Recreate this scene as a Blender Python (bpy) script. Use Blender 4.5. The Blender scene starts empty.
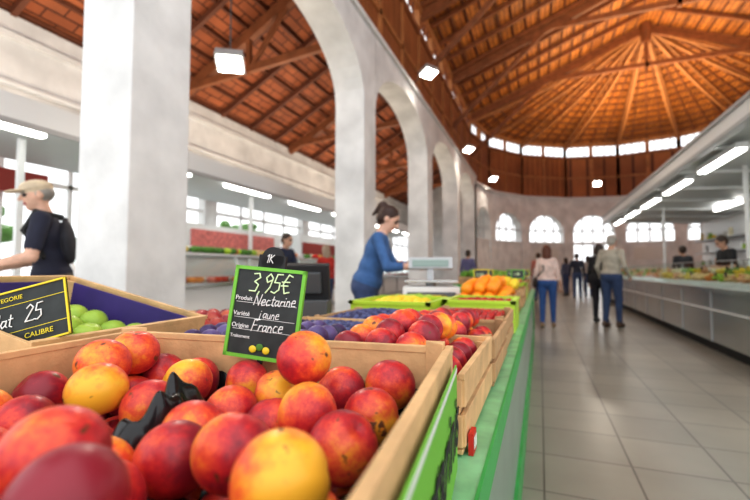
import bpy, math, random
import numpy as np
from mathutils import Vector, Matrix, Euler
random.seed(7); rng=np.random.RandomState(11)
scene=bpy.context.scene
COL=scene.collection
R=math.radians

# ------------------------------------------------------------ materials
def mat(name,col,rough=0.6,metal=0.0,emit=None,estr=0.0,var=0.0,vscale=6.0,bump=0.0,bscale=40.0,spec=0.5,coat=0.0):
    m=bpy.data.materials.new(name); m.use_nodes=True
    nt=m.node_tree; b=nt.nodes['Principled BSDF']
    b.inputs['Base Color'].default_value=(*col,1); b.inputs['Roughness'].default_value=rough
    b.inputs['Metallic'].default_value=metal
    b.inputs['Specular IOR Level'].default_value=spec
    b.inputs['Coat Weight'].default_value=coat
    if emit: 
        b.inputs['Emission Color'].default_value=(*emit,1); b.inputs['Emission Strength'].default_value=estr
    tc=nt.nodes.new('ShaderNodeTexCoord')
    if var>0:
        n=nt.nodes.new('ShaderNodeTexNoise'); n.inputs['Scale'].default_value=vscale; n.inputs['Detail'].default_value=4
        nt.links.new(tc.outputs['Object'],n.inputs['Vector'])
        r=nt.nodes.new('ShaderNodeMapRange'); r.inputs['From Min'].default_value=.3; r.inputs['From Max'].default_value=.7
        r.inputs['To Min'].default_value=1-var; r.inputs['To Max'].default_value=1+var*.5
        nt.links.new(n.outputs['Fac'],r.inputs['Value'])
        h=nt.nodes.new('ShaderNodeHueSaturation'); h.inputs['Color'].default_value=(*col,1)
        nt.links.new(r.outputs['Result'],h.inputs['Value']); nt.links.new(h.outputs['Color'],b.inputs['Base Color'])
    if bump>0:
        n=nt.nodes.new('ShaderNodeTexNoise'); n.inputs['Scale'].default_value=bscale; n.inputs['Detail'].default_value=3
        nt.links.new(tc.outputs['Object'],n.inputs['Vector'])
        bp=nt.nodes.new('ShaderNodeBump'); bp.inputs['Strength'].default_value=bump; bp.inputs['Distance'].default_value=.01
        nt.links.new(n.outputs['Fac'],bp.inputs['Height']); nt.links.new(bp.outputs['Normal'],b.inputs['Normal'])
    return m

def brickmat(name,c1,c2,mortar,swz,bw,bh,ms,rough=.6,offset=.5,var=.25,vs=1.2,bump=.3):
    m=bpy.data.materials.new(name); m.use_nodes=True
    nt=m.node_tree; b=nt.nodes['Principled BSDF']; b.inputs['Roughness'].default_value=rough
    tc=nt.nodes.new('ShaderNodeTexCoord'); s=nt.nodes.new('ShaderNodeSeparateXYZ'); c=nt.nodes.new('ShaderNodeCombineXYZ')
    nt.links.new(tc.outputs['Object'],s.inputs[0])
    nt.links.new(s.outputs[swz[0]],c.inputs[0]); nt.links.new(s.outputs[swz[1]],c.inputs[1])
    t=nt.nodes.new('ShaderNodeTexBrick'); t.offset=offset
    t.inputs['Scale'].default_value=1; t.inputs['Brick Width'].default_value=bw; t.inputs['Row Height'].default_value=bh
    t.inputs['Mortar Size'].default_value=ms; t.inputs['Mortar Smooth'].default_value=.2
    t.inputs['Color1'].default_value=(*c1,1); t.inputs['Color2'].default_value=(*c2,1); t.inputs['Mortar'].default_value=(*mortar,1)
    nt.links.new(c.outputs[0],t.inputs['Vector'])
    n=nt.nodes.new('ShaderNodeTexNoise'); n.inputs['Scale'].default_value=vs; n.inputs['Detail'].default_value=5
    nt.links.new(tc.outputs['Object'],n.inputs['Vector'])
    r=nt.nodes.new('ShaderNodeMapRange'); r.inputs['From Min'].default_value=.3; r.inputs['From Max'].default_value=.7
    r.inputs['To Min'].default_value=1-var; r.inputs['To Max'].default_value=1+var*.4
    nt.links.new(n.outputs['Fac'],r.inputs['Value'])
    h=nt.nodes.new('ShaderNodeHueSaturation')
    nt.links.new(t.outputs['Color'],h.inputs['Color']); nt.links.new(r.outputs['Result'],h.inputs['Value'])
    nt.links.new(h.outputs['Color'],b.inputs['Base Color'])
    bp=nt.nodes.new('ShaderNodeBump'); bp.inputs['Strength'].default_value=bump; bp.inputs['Distance'].default_value=.01; bp.invert=True
    nt.links.new(t.outputs['Fac'],bp.inputs['Height']); nt.links.new(bp.outputs['Normal'],b.inputs['Normal'])
    return m

def glassmat(name,col=(.9,1,.97),amt=.18,rough=.05):
    m=bpy.data.materials.new(name); m.use_nodes=True
    nt=m.node_tree; nt.nodes.remove(nt.nodes['Principled BSDF'])
    o=nt.nodes['Material Output']; mx=nt.nodes.new('ShaderNodeMixShader'); mx.inputs[0].default_value=amt
    t=nt.nodes.new('ShaderNodeBsdfTransparent'); t.inputs[0].default_value=(*col,1)
    g=nt.nodes.new('ShaderNodeBsdfGlossy'); g.inputs['Roughness'].default_value=rough
    nt.links.new(t.outputs[0],mx.inputs[1]); nt.links.new(g.outputs[0],mx.inputs[2]); nt.links.new(mx.outputs[0],o.inputs[0])
    return m

M={}
M['plaster']=mat('white_plaster',(.80,.80,.79),.85,var=.18,vscale=2.2,bump=.35,bscale=14)
M['plaster2']=mat('white_plaster_trim',(.77,.77,.76),.8,var=.08,vscale=2)
M['floor']=brickmat('floor_tiles',(.37,.35,.29),(.32,.305,.255),(.15,.14,.12),(0,1),.45,.45,.006,rough=.30,offset=0,var=.25,vs=.9,bump=.15)
M['roof']=brickmat('roof_boards',(.64,.235,.042),(.48,.155,.025),(.13,.038,.007),(1,0),.6,.14,.012,rough=.6,var=.4,vs=1.0)
M['aisleroof']=brickmat('aisle_roof_tiles',(.50,.155,.055),(.39,.11,.038),(.11,.028,.01),(1,0),.45,.16,.014,rough=.7,var=.35,vs=1.5)
M['clad']=brickmat('wood_cladding',(.43,.15,.045),(.33,.11,.033),(.11,.03,.01),(2,1),3.0,.16,.012,rough=.6,var=.25)
M['beam']=mat('timber_beam',(.28,.095,.033),.6,var=.3,vscale=5)
M['beaml']=mat('timber_light',(.46,.19,.062),.6,var=.25,vscale=5)
M['beamd']=mat('timber_dark',(.17,.055,.024),.65,var=.25,vscale=5)
M['white']=mat('white_enamel',(.82,.83,.83),.35)
M['grey']=mat('grey_metal',(.45,.46,.47),.4,metal=.3)
M['steel']=mat('stainless_steel',(.62,.64,.65),.25,metal=.85,var=.1,vscale=2)
M['dgrey']=mat('dark_grey',(.08,.085,.09),.5)
M['black']=mat('black_plastic',(.010,.010,.012),.2)
M['blackm']=mat('black_matt',(.02,.02,.022),.7)
M['glass']=glassmat('clear_glass')
M['win']=glassmat('window_glass',(1,1,1),.06)
M['green']=mat('green_paint',(.05,.42,.10),.4,var=.15,vscale=8)
M['railg']=mat('pale_green_rail',(.27,.62,.33),.35,var=.3,vscale=14)
M['sgreen']=mat('sign_green',(.18,.52,.05),.5)
M['side']=mat('stall_side_panel',(.30,.42,.34),.3,metal=.2,var=.15,vscale=3)
M['wood']=mat('crate_wood',(.74,.48,.24),.7,var=.25,vscale=14,bump=.15,bscale=90)
M['woodd']=mat('crate_wood_aged',(.55,.34,.17),.7,var=.25,vscale=12)
M['purple']=mat('purple_liner',(.06,.035,.22),.6,var=.2,vscale=10)
M['yell']=mat('yellow_sign_print',(.80,.65,.03),.5)
M['lime']=mat('lime_plastic',(.50,.72,.05),.4)
M['yellowp']=mat('yellow_plastic',(.85,.62,.03),.4)
M['chalk']=mat('chalk_green',(.72,.90,.55),.8)
M['chalkw']=mat('chalk_white',(.85,.86,.84),.8)
M['red']=mat('red_paint',(.6,.03,.02),.5)
M['pink']=mat('pink_meat',(.72,.22,.20),.5,var=.3,vscale=14)
M['redd']=mat('dark_red_awning',(.33,.045,.035),.7)
M['tube']=mat('lamp_tube',(1,1,1),.5,emit=(1,.98,.93),estr=9)
M['lamp']=mat('lamp_face',(1,1,1),.5,emit=(1,.95,.85),estr=22)
M['canopy']=mat('canopy_panel',(.60,.63,.64),.45,var=.05,vscale=1)
M['slate']=mat('slate_board',(.03,.036,.036),.6,var=.4,vscale=30)
M['banner']=mat('banner_cloth',(.75,.74,.70),.7)
M['leaf']=mat('leaf_green',(.09,.25,.03),.6,var=.4,vscale=9)
M['trunk']=mat('tree_bark',(.14,.09,.06),.9)
M['ice']=mat('crushed_ice',(.80,.84,.85),.4,bump=.5,bscale=60)
M['screen']=mat('lcd_screen',(.25,.33,.30),.2)
M['outside']=mat('outside_paving',(.55,.54,.5),.9,var=.1,vscale=2)

# ------------------------------------------------------------ mesh builder
class MB:
    def __init__(s): s.v=[];s.f=[];s.mi=[];s.mats=[];s.sm=[]
    def mid(s,k):
        m=M[k] if isinstance(k,str) else k
        if m not in s.mats: s.mats.append(m)
        return s.mats.index(m)
    def add(s,vs,fs,k,smooth=False):
        o=len(s.v); s.v+= [tuple(v) for v in vs]; i=s.mid(k)
        for f in fs: s.f.append([o+a for a in f]); s.mi.append(i); s.sm.append(smooth)
    def box(s,c,d,k,rot=None):
        x,y,z=[a/2 for a in d]
        vs=[Vector((a*x,b*y,e*z)) for a in(-1,1) for b in(-1,1) for e in(-1,1)]
        if rot is not None: vs=[rot@v for v in vs]
        c=Vector(c); vs=[v+c for v in vs]
        s.add(vs,[(0,1,3,2),(4,6,7,5),(0,4,5,1),(2,3,7,6),(0,2,6,4),(1,5,7,3)],k)
    def bb(s,a,b,k): s.box([(a[i]+b[i])/2 for i in range(3)],[abs(b[i]-a[i]) for i in range(3)],k)
    def beam(s,p0,p1,w,h,k):
        p0=Vector(p0);p1=Vector(p1);d=(p1-p0)
        if d.length<1e-6:return
        L=d.length;d.normalize();up=Vector((0,0,1))
        if abs(d.z)>.98: up=Vector((0,1,0))
        sx=d.cross(up).normalized(); uz=sx.cross(d)
        rot=Matrix((sx,d,uz)).transposed()
        s.box((p0+p1)/2,(w,L,h),k,rot)
    def cyl(s,p0,p1,r0,r1,k,n=12,cap=True):
        p0=Vector(p0);p1=Vector(p1);d=(p1-p0).normalized();up=Vector((0,0,1))
        if abs(d.z)>.95: up=Vector((0,1,0))
        a=d.cross(up).normalized();b=a.cross(d)
        vs=[]
        for p,r in((p0,r0),(p1,r1)):
            for i in range(n):
                t=2*math.pi*i/n; vs.append(p+a*math.cos(t)*r+b*math.sin(t)*r)
        fs=[(i,i+n,(i+1)%n+n,(i+1)%n) for i in range(n)]
        s.add(vs,fs,k,True)
        if cap:
            s.add(vs,[tuple(range(n)),tuple(range(2*n-1,n-1,-1))],k)
    def ball(s,c,r,k,n=12,m=8):
        if not hasattr(r,'__len__'): r=(r,r,r)
        vs=[];fs=[]
        for j in range(m+1):
            ph=math.pi*j/m
            for i in range(n):
                t=2*math.pi*i/n
                vs.append((c[0]+r[0]*math.sin(ph)*math.cos(t),c[1]+r[1]*math.sin(ph)*math.sin(t),c[2]+r[2]*math.cos(ph)))
        for j in range(m):
            for i in range(n):
                fs.append((j*n+i,(j+1)*n+i,(j+1)*n+(i+1)%n,j*n+(i+1)%n))
        s.add(vs,fs,k,True)
    def poly(s,vs,k): s.add(vs,[tuple(range(len(vs)))],k)
    def build(s,name,loc=(0,0,0),rot=(0,0,0),bevel=0,parent=None):
        me=bpy.data.meshes.new(name); me.from_pydata([tuple(v) for v in s.v],[],s.f)
        for m in s.mats: me.materials.append(m)
        me.polygons.foreach_set('material_index',s.mi); me.polygons.foreach_set('use_smooth',s.sm)
        me.update()
        o=bpy.data.objects.new(name,me); COL.objects.link(o); o.location=loc; o.rotation_euler=rot
        if bevel>0:
            b=o.modifiers.new('bevel','BEVEL'); b.width=bevel; b.segments=2; b.limit_method='ANGLE'
        if parent: o.parent=parent
        return o
def empty(name,loc=(0,0,0),rot=(0,0,0)):
    o=bpy.data.objects.new(name,None); COL.objects.link(o); o.location=loc; o.rotation_euler=rot; o.empty_display_size=.1
    return o

# ------------------------------------------------------------ camera / world
cam=bpy.data.cameras.new('camera'); co=bpy.data.objects.new('camera',cam); COL.objects.link(co)
TH=R(21.6)
co.location=(0,0,1.08); co.rotation_euler=(R(92.75),0,TH)
cam.lens=20; cam.sensor_width=36; cam.clip_start=.02; cam.clip_end=200
cam.dof.use_dof=True; cam.dof.focus_distance=.72; cam.dof.aperture_fstop=3.2
scene.camera=co
def unproj(u,v,depth):
    r=(u-375)/417*depth; d=(v-270)/417*depth
    return np.array([r*math.cos(TH)-depth*math.sin(TH), r*math.sin(TH)+depth*math.cos(TH), 1.08-d])
w=bpy.data.worlds.new('world'); scene.world=w; w.use_nodes=True
w.node_tree.nodes['Background'].inputs[0].default_value=(.96,.98,1,1)
w.node_tree.nodes['Background'].inputs[1].default_value=1.8
scene.view_settings.view_transform='Standard'
scene.view_settings.exposure=0.16
scene.view_settings.gamma=0.88

# ------------------------------------------------------------ hall shell
XC=-2.5; CW=.5; HX,HY,HZ=3.84,17.65,10.35; RAD=HX-XC
b=MB(); b.poly([(-6.75,-3,0),(11,-3,0),(11,25.2,0),(-6.75,25.2,0)],'floor'); b.build('floor')
b=MB(); b.bb((-40,-10,-.06),(-6.76,50,-.02),'outside'); b.bb((-6.7,25.3,-.06),(40,50,-.02),'outside'); b.build('outside_ground')

ZS,ZCR,ZT=3.75,4.72,5.0
ZTA=4.75
def arch(b,p0,p1,thick,k='plaster',zs=ZS,zc=ZCR,zt=ZT,N=20):
    p0=Vector(p0);p1=Vector(p1);d=p1-p0;L=d.length;d.normalize();n=Vector((-d.y,d.x,0))*thick/2
    pts=[]
    for i in range(N+1):
        a=math.pi*i/N; t=(1-math.cos(a))/2*L; pts.append((t,zs+(zc-zs)*math.sin(a)))
    for i in range(N):
        (t0,z0),(t1,z1)=pts[i],pts[i+1]
        A=p0+d*t0;B=p0+d*t1
        def q(P,z,s): return (P.x+n.x*s,P.y+n.y*s,z)
        b.poly([q(A,z0,1),q(B,z1,1),q(B,zt,1),q(A,zt,1)],k)
        b.poly([q(A,z0,-1),q(A,zt,-1),q(B,zt,-1),q(B,z1,-1)],k)
        b.add([q(A,z0,1),q(A,z0,-1),q(B,z1,-1),q(B,z1,1)],[(0,1,2,3)],k,True)
        b.poly([q(A,zt,1),q(B,zt,1),q(B,zt,-1),q(A,zt,-1)],k)
b=MB(); Ys=[1.92+3.93*i for i in range(-1,5)]
xm=XC-CW/2
for i,y in enumerate(Ys):
    b.bb((XC-CW,y,0),(XC,y+CW,ZT),'plaster')
    b.bb((XC-CW-.05,y-.05,0),(XC+.05,y+CW+.05,.28),'plaster2')
    if i<len(Ys)-1: arch(b,(xm,y+CW,0),(xm,Ys[i+1],0),CW)
b.bb((XC-CW-.04,Ys[0],ZT),(XC+.05,HY+.4,ZT+.09),'plaster2')
b.build('arcade_wall',bevel=.012)

# apse polygon
NS=8; ang=[math.pi-math.pi*i/NS for i in range(NS+1)]
def ap(r,a,z): return Vector((HX+r*math.cos(a),HY+.25+r*math.sin(a),z))
b=MB(); g=MB()
RM=RAD+CW/2
for i in range(NS):
    a0,a1=ang[i],ang[i+1]; P0=ap(RM,a0,0);P1=ap(RM,a1,0); d=(P1-P0).normalized(); L=(P1-P0).length
    b.box(P0+Vector((0,0,ZTA/2)),(CW,CW,ZTA),'plaster',Matrix.Rotation(a0,3,'Z'))
    arch(b,P0+d*.3,P1-d*.3,CW*.8,zs=3.0,zc=3.9,zt=ZTA)
    b.beam(P0+Vector((0,0,ZTA+.05)),P1+Vector((0,0,ZTA+.05)),CW+.15,.1,'plaster2')
    if i!=3:
        b.beam(P0+Vector((0,0,1.2)),P1+Vector((0,0,1.2)),.2,2.4,'plaster')
    b.beam(P0+Vector((0,0,2.45)),P1+Vector((0,0,2.45)),.26,.12,'plaster2')
    for t in (.3,.5,.7):
        q=P0+d*L*t; b.beam(q+Vector((0,0,0 if i==3 else 2.4)),q+Vector((0,0,3.9)),.07,.07,'canopy')
    b.beam(P0+Vector((0,0,3.1)),P1+Vector((0,0,3.1)),.06,.07,'canopy')
    if i in (2,4):
        n=Vector((d.y,-d.x,0)); q=(P0+P1)/2+n*.13; b.beam(q-d*.7+Vector((0,0,1.9)),q+d*.7+Vector((0,0,1.9)),.02,.6,'banner')
b.build('wall_back',bevel=0)

# upper cladding, clerestory
b=MB(); cl=MB(); ZA,ZB=6.95,7.62
def upper(P0,P1,ZT=ZT):
    P0=Vector(P0);P1=Vector(P1);d=(P1-P0).normalized();L=(P1-P0).length
    z=lambda h:Vector((0,0,h))
    b.beam(P0+z((ZT+.1+ZA)/2),P1+z((ZT+.1+ZA)/2),.08,ZA-ZT-.1,'clad')
    b.beam(P0+z(ZA),P1+z(ZA),.2,.14,'beam'); b.beam(P0+z(ZB),P1+z(ZB),.2,.14,'beaml')
    b.beam(P0+z(5.9),P1+z(5.9),.16,.1,'beaml')
    nn=max(2,int(round(L/1.3)))
    for i in range(nn+1):
        q=P0+d*L*i/nn
        b.beam(q+z(ZT),q+z(ZB),.16,.13,'beaml')
        if i<nn:
            q2=P0+d*L*(i+1)/nn
            for s in(1,2,3):
                qq=q+(q2-q)*s/4; b.beam(qq+z(ZA),qq+z(ZB),.035,.035,'beamd')
upper((xm,3.0,0),(xm,HY+.25,0)); upper((2*HX-xm,3.0,0),(2*HX-xm,HY+.25,0))
for i in range(NS): upper(ap(RM,ang[i],0),ap(RM,ang[i+1],0),ZTA)
b.build('clerestory_frame')
b=MB(); b.bb((2*HX-xm-.1,3,0),(2*HX-xm+.1,HY+.3,ZT+.1),'plaster'); b.build('wall_right')

# roof
b=MB(); XE=xm-.15; XR=2*HX-XE; Y0=3.0; Y1=HY+.25; ZE=7.72
b.poly([(XE,Y0,ZE),(HX,Y0,HZ),(HX,Y1,HZ),(XE,Y1,ZE)],'roof')
b.poly([(XR,Y0,ZE),(XR,Y1,ZE),(HX,Y1,HZ),(HX,Y0,HZ)],'roof')
RE=HX-XE
for i in range(NS): b.poly([tuple(ap(RE,ang[i],ZE)),tuple(ap(0,0,HZ)),tuple(ap(RE,ang[i+1],ZE))],'roof')
b.build('ceiling')
b=MB()
def slope(t,side): # t 0 eave..1 ridge
    x=XE+(HX-XE)*t if side<0 else XR+(HX-XR)*t
    return x,ZE+(HZ-ZE)*t
for side in(-1,1):
    for j in range(1,18):
        x,z=slope(j/18,side); b.beam((x,Y0,z-.03),(x,Y1,z-.03),.05,.05,'beamd')
    y=Y0
    while y<Y1-.3:
        x0,z0=slope(0,side);x1,z1=slope(1,side); b.beam((x0,y,z0-.1),(x1,y,z1-.1),.08,.12,'beam'); y+=.98
for yy in Ys[1:]:
    if yy<3:continue
    yy+=.25
    for side in(-1,1):
        x0,z0=slope(0,side); x1,z1=slope(.97,side)
        b.beam((x0,yy,z0-.25),(x1,yy,z1-.25),.16,.26,'beam')
        xa,za=slope(.5,side); b.beam((xa,yy,za-.2),(x0,yy,ZA-1.2),.1,.12,'beam')
    b.beam((HX,yy,HZ),(HX,yy,8.6),.12,.12,'beam')
    b.beam(slope(.45,-1)[:1]+(yy,8.75),slope(.45,1)[:1]+(yy,8.75),.12,.16,'beam')
for i in range(NS+1):
    a=ang[i]; prev=None
    for j in range(9): # curved rib
        t=j/8; r=RM*(1-t); z=7.4+(HZ-.2-7.4)*t - .28*math.sin(math.pi*t)
        p=ap(r,a,z)
        if prev is not None: b.beam(prev,p,.1,.13,'beaml')
        prev=p
    b.beam(ap(RE,a,ZE-.06),ap(.1,a,HZ-.06),.10,.12,'beaml')
for i in range(NS):
    for s in(.25,.5,.75):
        a=ang[i]+(ang[i+1]-ang[i])*s
        b.beam(ap(RE*.97,a,ZE-.0),ap(.3,a,HZ-.12),.05,.08,'beam')
    for j in range(1,17):
        t=j/17; b.beam(ap(RE*(1-t),ang[i],ZE+(HZ-ZE)*t-.03),ap(RE*(1-t),ang[i+1],ZE+(HZ-ZE)*t-.03),.045,.05,'beamd')
b.cyl((HX,HY+.25,HZ-.05),(HX,HY+.25,HZ-.75),.22,.16,'beam',12)
b.cyl((HX,HY+.25,HZ-.75),(HX,HY+.25,8.4),.03,.03,'beamd',8)
b.build('roof_trusses')

# aisle roof and left outer wall
b=MB(); AX=-6.6
b.poly([(AX-.3,0,4.5),(xm,0,6.75),(xm,22,6.75),(AX-.3,22,4.5)],'aisleroof')
b.build('ceiling_aisle')
b=MB()
az=lambda x:4.5+(x-(AX-.3))/(xm-AX+.3)*2.25
x=AX
while x<xm-.1:
    b.beam((x,0,az(x)-.05),(x,22,az(x)-.05),.05,.06,'beamd'); x+=.42
y=.3
while y<21.5:
    b.beam((AX,y,az(AX)-.1),(xm,y,az(xm)-.1),.07,.1,'beamd'); y+=1.0
for yy in [v+.25 for v in Ys]:
    if yy<0: continue
    b.beam((AX,yy,4.62),(xm-.2,yy,4.9),.09,.13,'beam')
    b.beam((AX,yy,az(AX)-.2),(xm,yy,az(xm)-.2),.12,.18,'beam')
    b.beam((-4.9,yy,4.7),(-4.9,yy,az(-4.9)-.1),.08,.08,'beam')
    b.beam((-4.9,yy,4.7),(-3.9,yy,az(-3.9)-.1),.07,.08,'beam')
    b.beam((-4.9,yy,4.7),(-5.7,yy,az(-5.7)-.1),.07,.08,'beam')
b.build('aisle_roof_trusses')
b=MB()
b.bb((AX-.2,-1,3.15),(AX,22,4.55),'plaster'); b.bb((AX-.05,-1,3.05),(AX+.08,22,3.2),'plaster2')
b.bb((AX-.05,-1,4.2),(AX+.06,22,4.28),'plaster2')
b.cyl((AX+.12,-1,3.55),(AX+.12,22,3.55),.05,.05,'plaster2',10)
b.bb((AX-.2,-1,0),(AX,22,.9),'plaster')
y=-1
while y<=22: b.bb((AX-.2,y,.9),(AX,y+.35,3.2),'plaster'); y+=3.93
b.build('wall_left')
b=MB(); y=-1
while y<22:
    for s in range(1,4):
        yy=y+.35+3.58*s/4; b.bb((AX-.12,yy-.03,.9),(AX-.07,yy+.03,3.15),'white')
    b.bb((AX-.12,y+.35,2.3),(AX-.07,y+3.93,2.37),'white'); y+=3.93
b.poly([(AX-.1,-1,.9),(AX-.1,22,.9),(AX-.1,22,3.15),(AX-.1,-1,3.15)],'win')
b.build('window_1')
b=MB(); b.bb((AX,21.8,0),(XC-.1,22,6.7),'plaster'); b.build('wall_aisle_end')

# trees outside
for k,(tx,ty) in enumerate(((-10.5,4.2),(-11,8.5),(-10.5,13))):
    b=MB(); b.cyl((0,0,-.02),(0,0,1.5),.14,.09,'trunk',10)
    for i in range(60):
        a=random.uniform(0,6.28); rr=random.uniform(0,1.0); z=1.2+random.uniform(0,1.6)
        b.ball((rr*math.cos(a),rr*math.sin(a),z),(random.uniform(.15,.32),random.uniform(.15,.32),random.uniform(.1,.22)),'leaf',7,5)
    b.build('tree',(tx,ty,0))

# ------------------------------------------------------------ lamps
def flood(name,p,aim,post,size=.3):
    e=empty(name,p)
    b=MB(); q=(Vector(aim)-Vector(p)).to_track_quat('-Z','Y').to_matrix()
    b.box((0,0,.04),(size,size*.8,.08),'grey',q); b.box(q@Vector((0,0,-.02)),(size*.88,size*.68,.03),'lamp',q)
    b.box(q@Vector((0,0,.0)),(size*1.06,size*.86,.03),'grey',q)
    b.box(q@Vector((0,0,.12)),(size*.4,size*.3,.1),'dgrey',q)
    b.cyl((0,0,.08),Vector(post)-Vector(p),.009,.009,'dgrey',8)
    o=b.build('housing',parent=e)
    l=bpy.data.lights.new('lamp_light','SPOT'); l.energy=150; l.spot_size=R(130); l.spot_blend=.6; l.shadow_soft_size=.12; l.color=(1,.90,.76)
    lo=bpy.data.objects.new('lamp_light',l); COL.objects.link(lo); lo.parent=e
    lo.rotation_euler=(Vector(aim)-Vector(p)).to_track_quat('-Z','Y').to_euler(); lo.location=q@Vector((0,0,-.06))
flood('flood_lamp',(-3.5,4.0,3.62),(-2.6,2.6,0),(-3.5,4.0,6.2),.32)
flood('flood_lamp',(-2.15,8.55,5.3),(-.5,7.5,0),(-2.5,8.55,5.12),.34)
flood('flood_lamp',(-2.15,13.9,5.1),(-.3,12.5,0),(-2.44,13.9,5.08),.34)
flood('flood_lamp',(-1.9,19.3,5.2),(0,17,0),(-2.4,19.6,5.1),.34)
flood('flood_lamp',(2.6,22.2,5.2),(2,17,0),(2.6,24.0,5.2),.34)
def area(x,y,z,sx,sy,e,col,up=True):  # added fill light without any fixture, its back side unseen from below
    l=bpy.data.lights.new('ceiling_fill','AREA'); l.shape='RECTANGLE'; l.size=sx; l.size_y=sy; l.energy=e; l.color=col
    lo=bpy.data.objects.new('ceiling_fill',l); COL.objects.link(lo); lo.location=(x,y,z); lo.rotation_euler=(math.pi if up else 0,0,0)
WARM=(1,.78,.48)
for y in(5,9.5,14): area(HX,y+2,6.2,5,3.5,180,WARM)  # added warm fill, brightens the nave ceiling; not a lamp of the hall
area(HX,HY+1.5,6.4,4,4,290,WARM)  # same added fill for the apse roof
for y in(2.5,7,11.5,16): area(-4.9,y,2.78,1.2,3.5,62,(1,.85,.68))  # added fill above the aisle canopy, lifts the aisle ceiling; no real lamps here

# ------------------------------------------------------------ right counter + canopy
b=MB(); YA,YZ=3.2,17.0
b.bb((2.18,YA,0),(3.1,YZ,.14),'blackm')
b.bb((2.1,YA,.14),(3.1,YZ,.80),'steel'); b.bb((2.04,YA,.80),(3.1,YZ,.85),'steel')
y=YA
while y<YZ: b.bb((2.088,y,.14),(2.1,y+.015,.8),'grey'); y+=1.2
b.bb((2.08,YA,.55),(2.1,YZ,.57),'white')
b.bb((2.15,YA,.85),(3.0,YZ,.90),'ice')
b.add([(2.08,YA,.86),(2.08,YZ,.86),(2.3,YZ,1.20),(2.3,YA,1.20)],[(0,1,2,3)],'glass')
b.poly([(2.3,YA,1.20),(2.3,YZ,1.20),(2.75,YZ,1.22),(2.75,YA,1.22)],'glass')
y=YA
while y<=YZ: b.beam((2.75,y,.9),(2.75,y,1.2),.02,.02,'grey'); y+=2.4
b.beam((2.3,YA,1.205),(2.3,YZ,1.205),.02,.015,'grey')
b.build('display_counter')
b=MB(); cols=[(.85,.60,.04),(.35,.55,.05),(.80,.28,.06),(.85,.78,.55),(.85,.66,.10),(.85,.62,.30),(.15,.38,.06),(.80,.42,.22)]
fm=[mat('counter_food_%d'%i,c,.5,var=.3,vscale=20) for i,c in enumerate(cols)]
y=YA+.2
while y<YZ-.3:
    for x,zz in((2.32,.90),(2.56,.98)):
        m=random.choice(fm); b.bb((x-.1,y-.14,.901),(x+.1,y+.14,zz+.02),'white')
        for k in range(24): b.ball((x+random.uniform(-.07,.07),y+random.uniform(-.11,.11),zz+.04+random.uniform(0,.07)),(.038,.04,.028),m,7,5)
        if random.random()<.4: b.box((x-.09,y,zz+.12),(.004,.09,.06),random.choice(['white','yellowp','blackm']))
    y+=.33
b.build('deli_food_trays')
CZ=3.0; czx=lambda x: CZ-.16-(x-2.26)*.05
b=MB()
b.bb((2.2,2.2,CZ-.20),(2.26,17.6,CZ+.02),'white')
b.poly([(2.26,2.2,czx(2.26)),(5.2,2.2,czx(5.2)),(5.2,17.6,czx(5.2)),(2.26,17.6,czx(2.26))],'canopy')
b.poly([(2.26,2.2,CZ+.02),(2.26,17.6,CZ+.02),(5.2,17.6,CZ+.02),(5.2,2.2,CZ+.02)],'canopy')
b.bb((2.17,2.2,CZ),(2.29,17.6,CZ+.05),'grey'); b.bb((2.17,2.2,CZ-.23),(2.29,17.6,CZ-.19),'grey')
y=2.4
while y<17.5: b.beam((2.3,y,czx(2.3)-.03),(5.2,y,czx(5.2)-.03),.04,.05,'white'); y+=1.6
for x in(2.5,):
    for y in(2.6,4.7,6.8,8.9,11.0,13.1,15.2):
        z=czx(x)
        b.bb((x-.07,y,z-.14),(x+.07,y+1.5,z-.06),'white'); b.bb((x-.055,y+.03,z-.17),(x+.055,y+1.47,z-.13),'tube')
for x in(4.3,):
    for y in(3.7,7.8,11.9):
        z=czx(x); b.bb((x-.045,y+.03,z-.12),(x+.045,y+1.47,z-.05),'tube')
for y in(3.4,8.5,13.4): b.bb((3.13,y,0),(3.18,y+.05,czx(3.15)),'white')
b.build('stall_canopy')
b=MB(); b.bb((5.25,2.2,0),(5.35,17.6,2.8),'white')
for z in(1.2,1.6,2.0): b.bb((4.85,3,z),(5.24,17,z+.03),'grey')
b.bb((4.6,3,0),(5.24,17,.9),'steel')
for i in range(110):
    m=random.choice(fm+[M['white'],M['banner']]); y=random.uniform(3.2,16.8); z=random.choice((.9,1.23,1.63,2.03)); h=random.uniform(.12,.26)
    b.cyl((5.0,y,z),(5.0,y,z+h),.06,.05,m,8)
for y in(5,8.2,11.5): b.bb((5.17,y,2.3),(5.24,y+1.6,2.65),'banner')
b.build('back_shelving')
for (u,vv,D) in((735,135,6.4),):
    p=unproj(u,vv,D); b=MB(); zc=czx(p[0])
    b.cyl((0,0,0),(0,0,zc-p[2]),.012,.012,'dgrey',8); b.cyl((0,-.03,-.06),(0,.07,.04),.07,.05,'blackm',14); b.cyl((0,-.032,-.062),(0,-.03,-.06),.06,.06,'lamp',14)
    b.build('track_spotlight',tuple(p))

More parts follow.
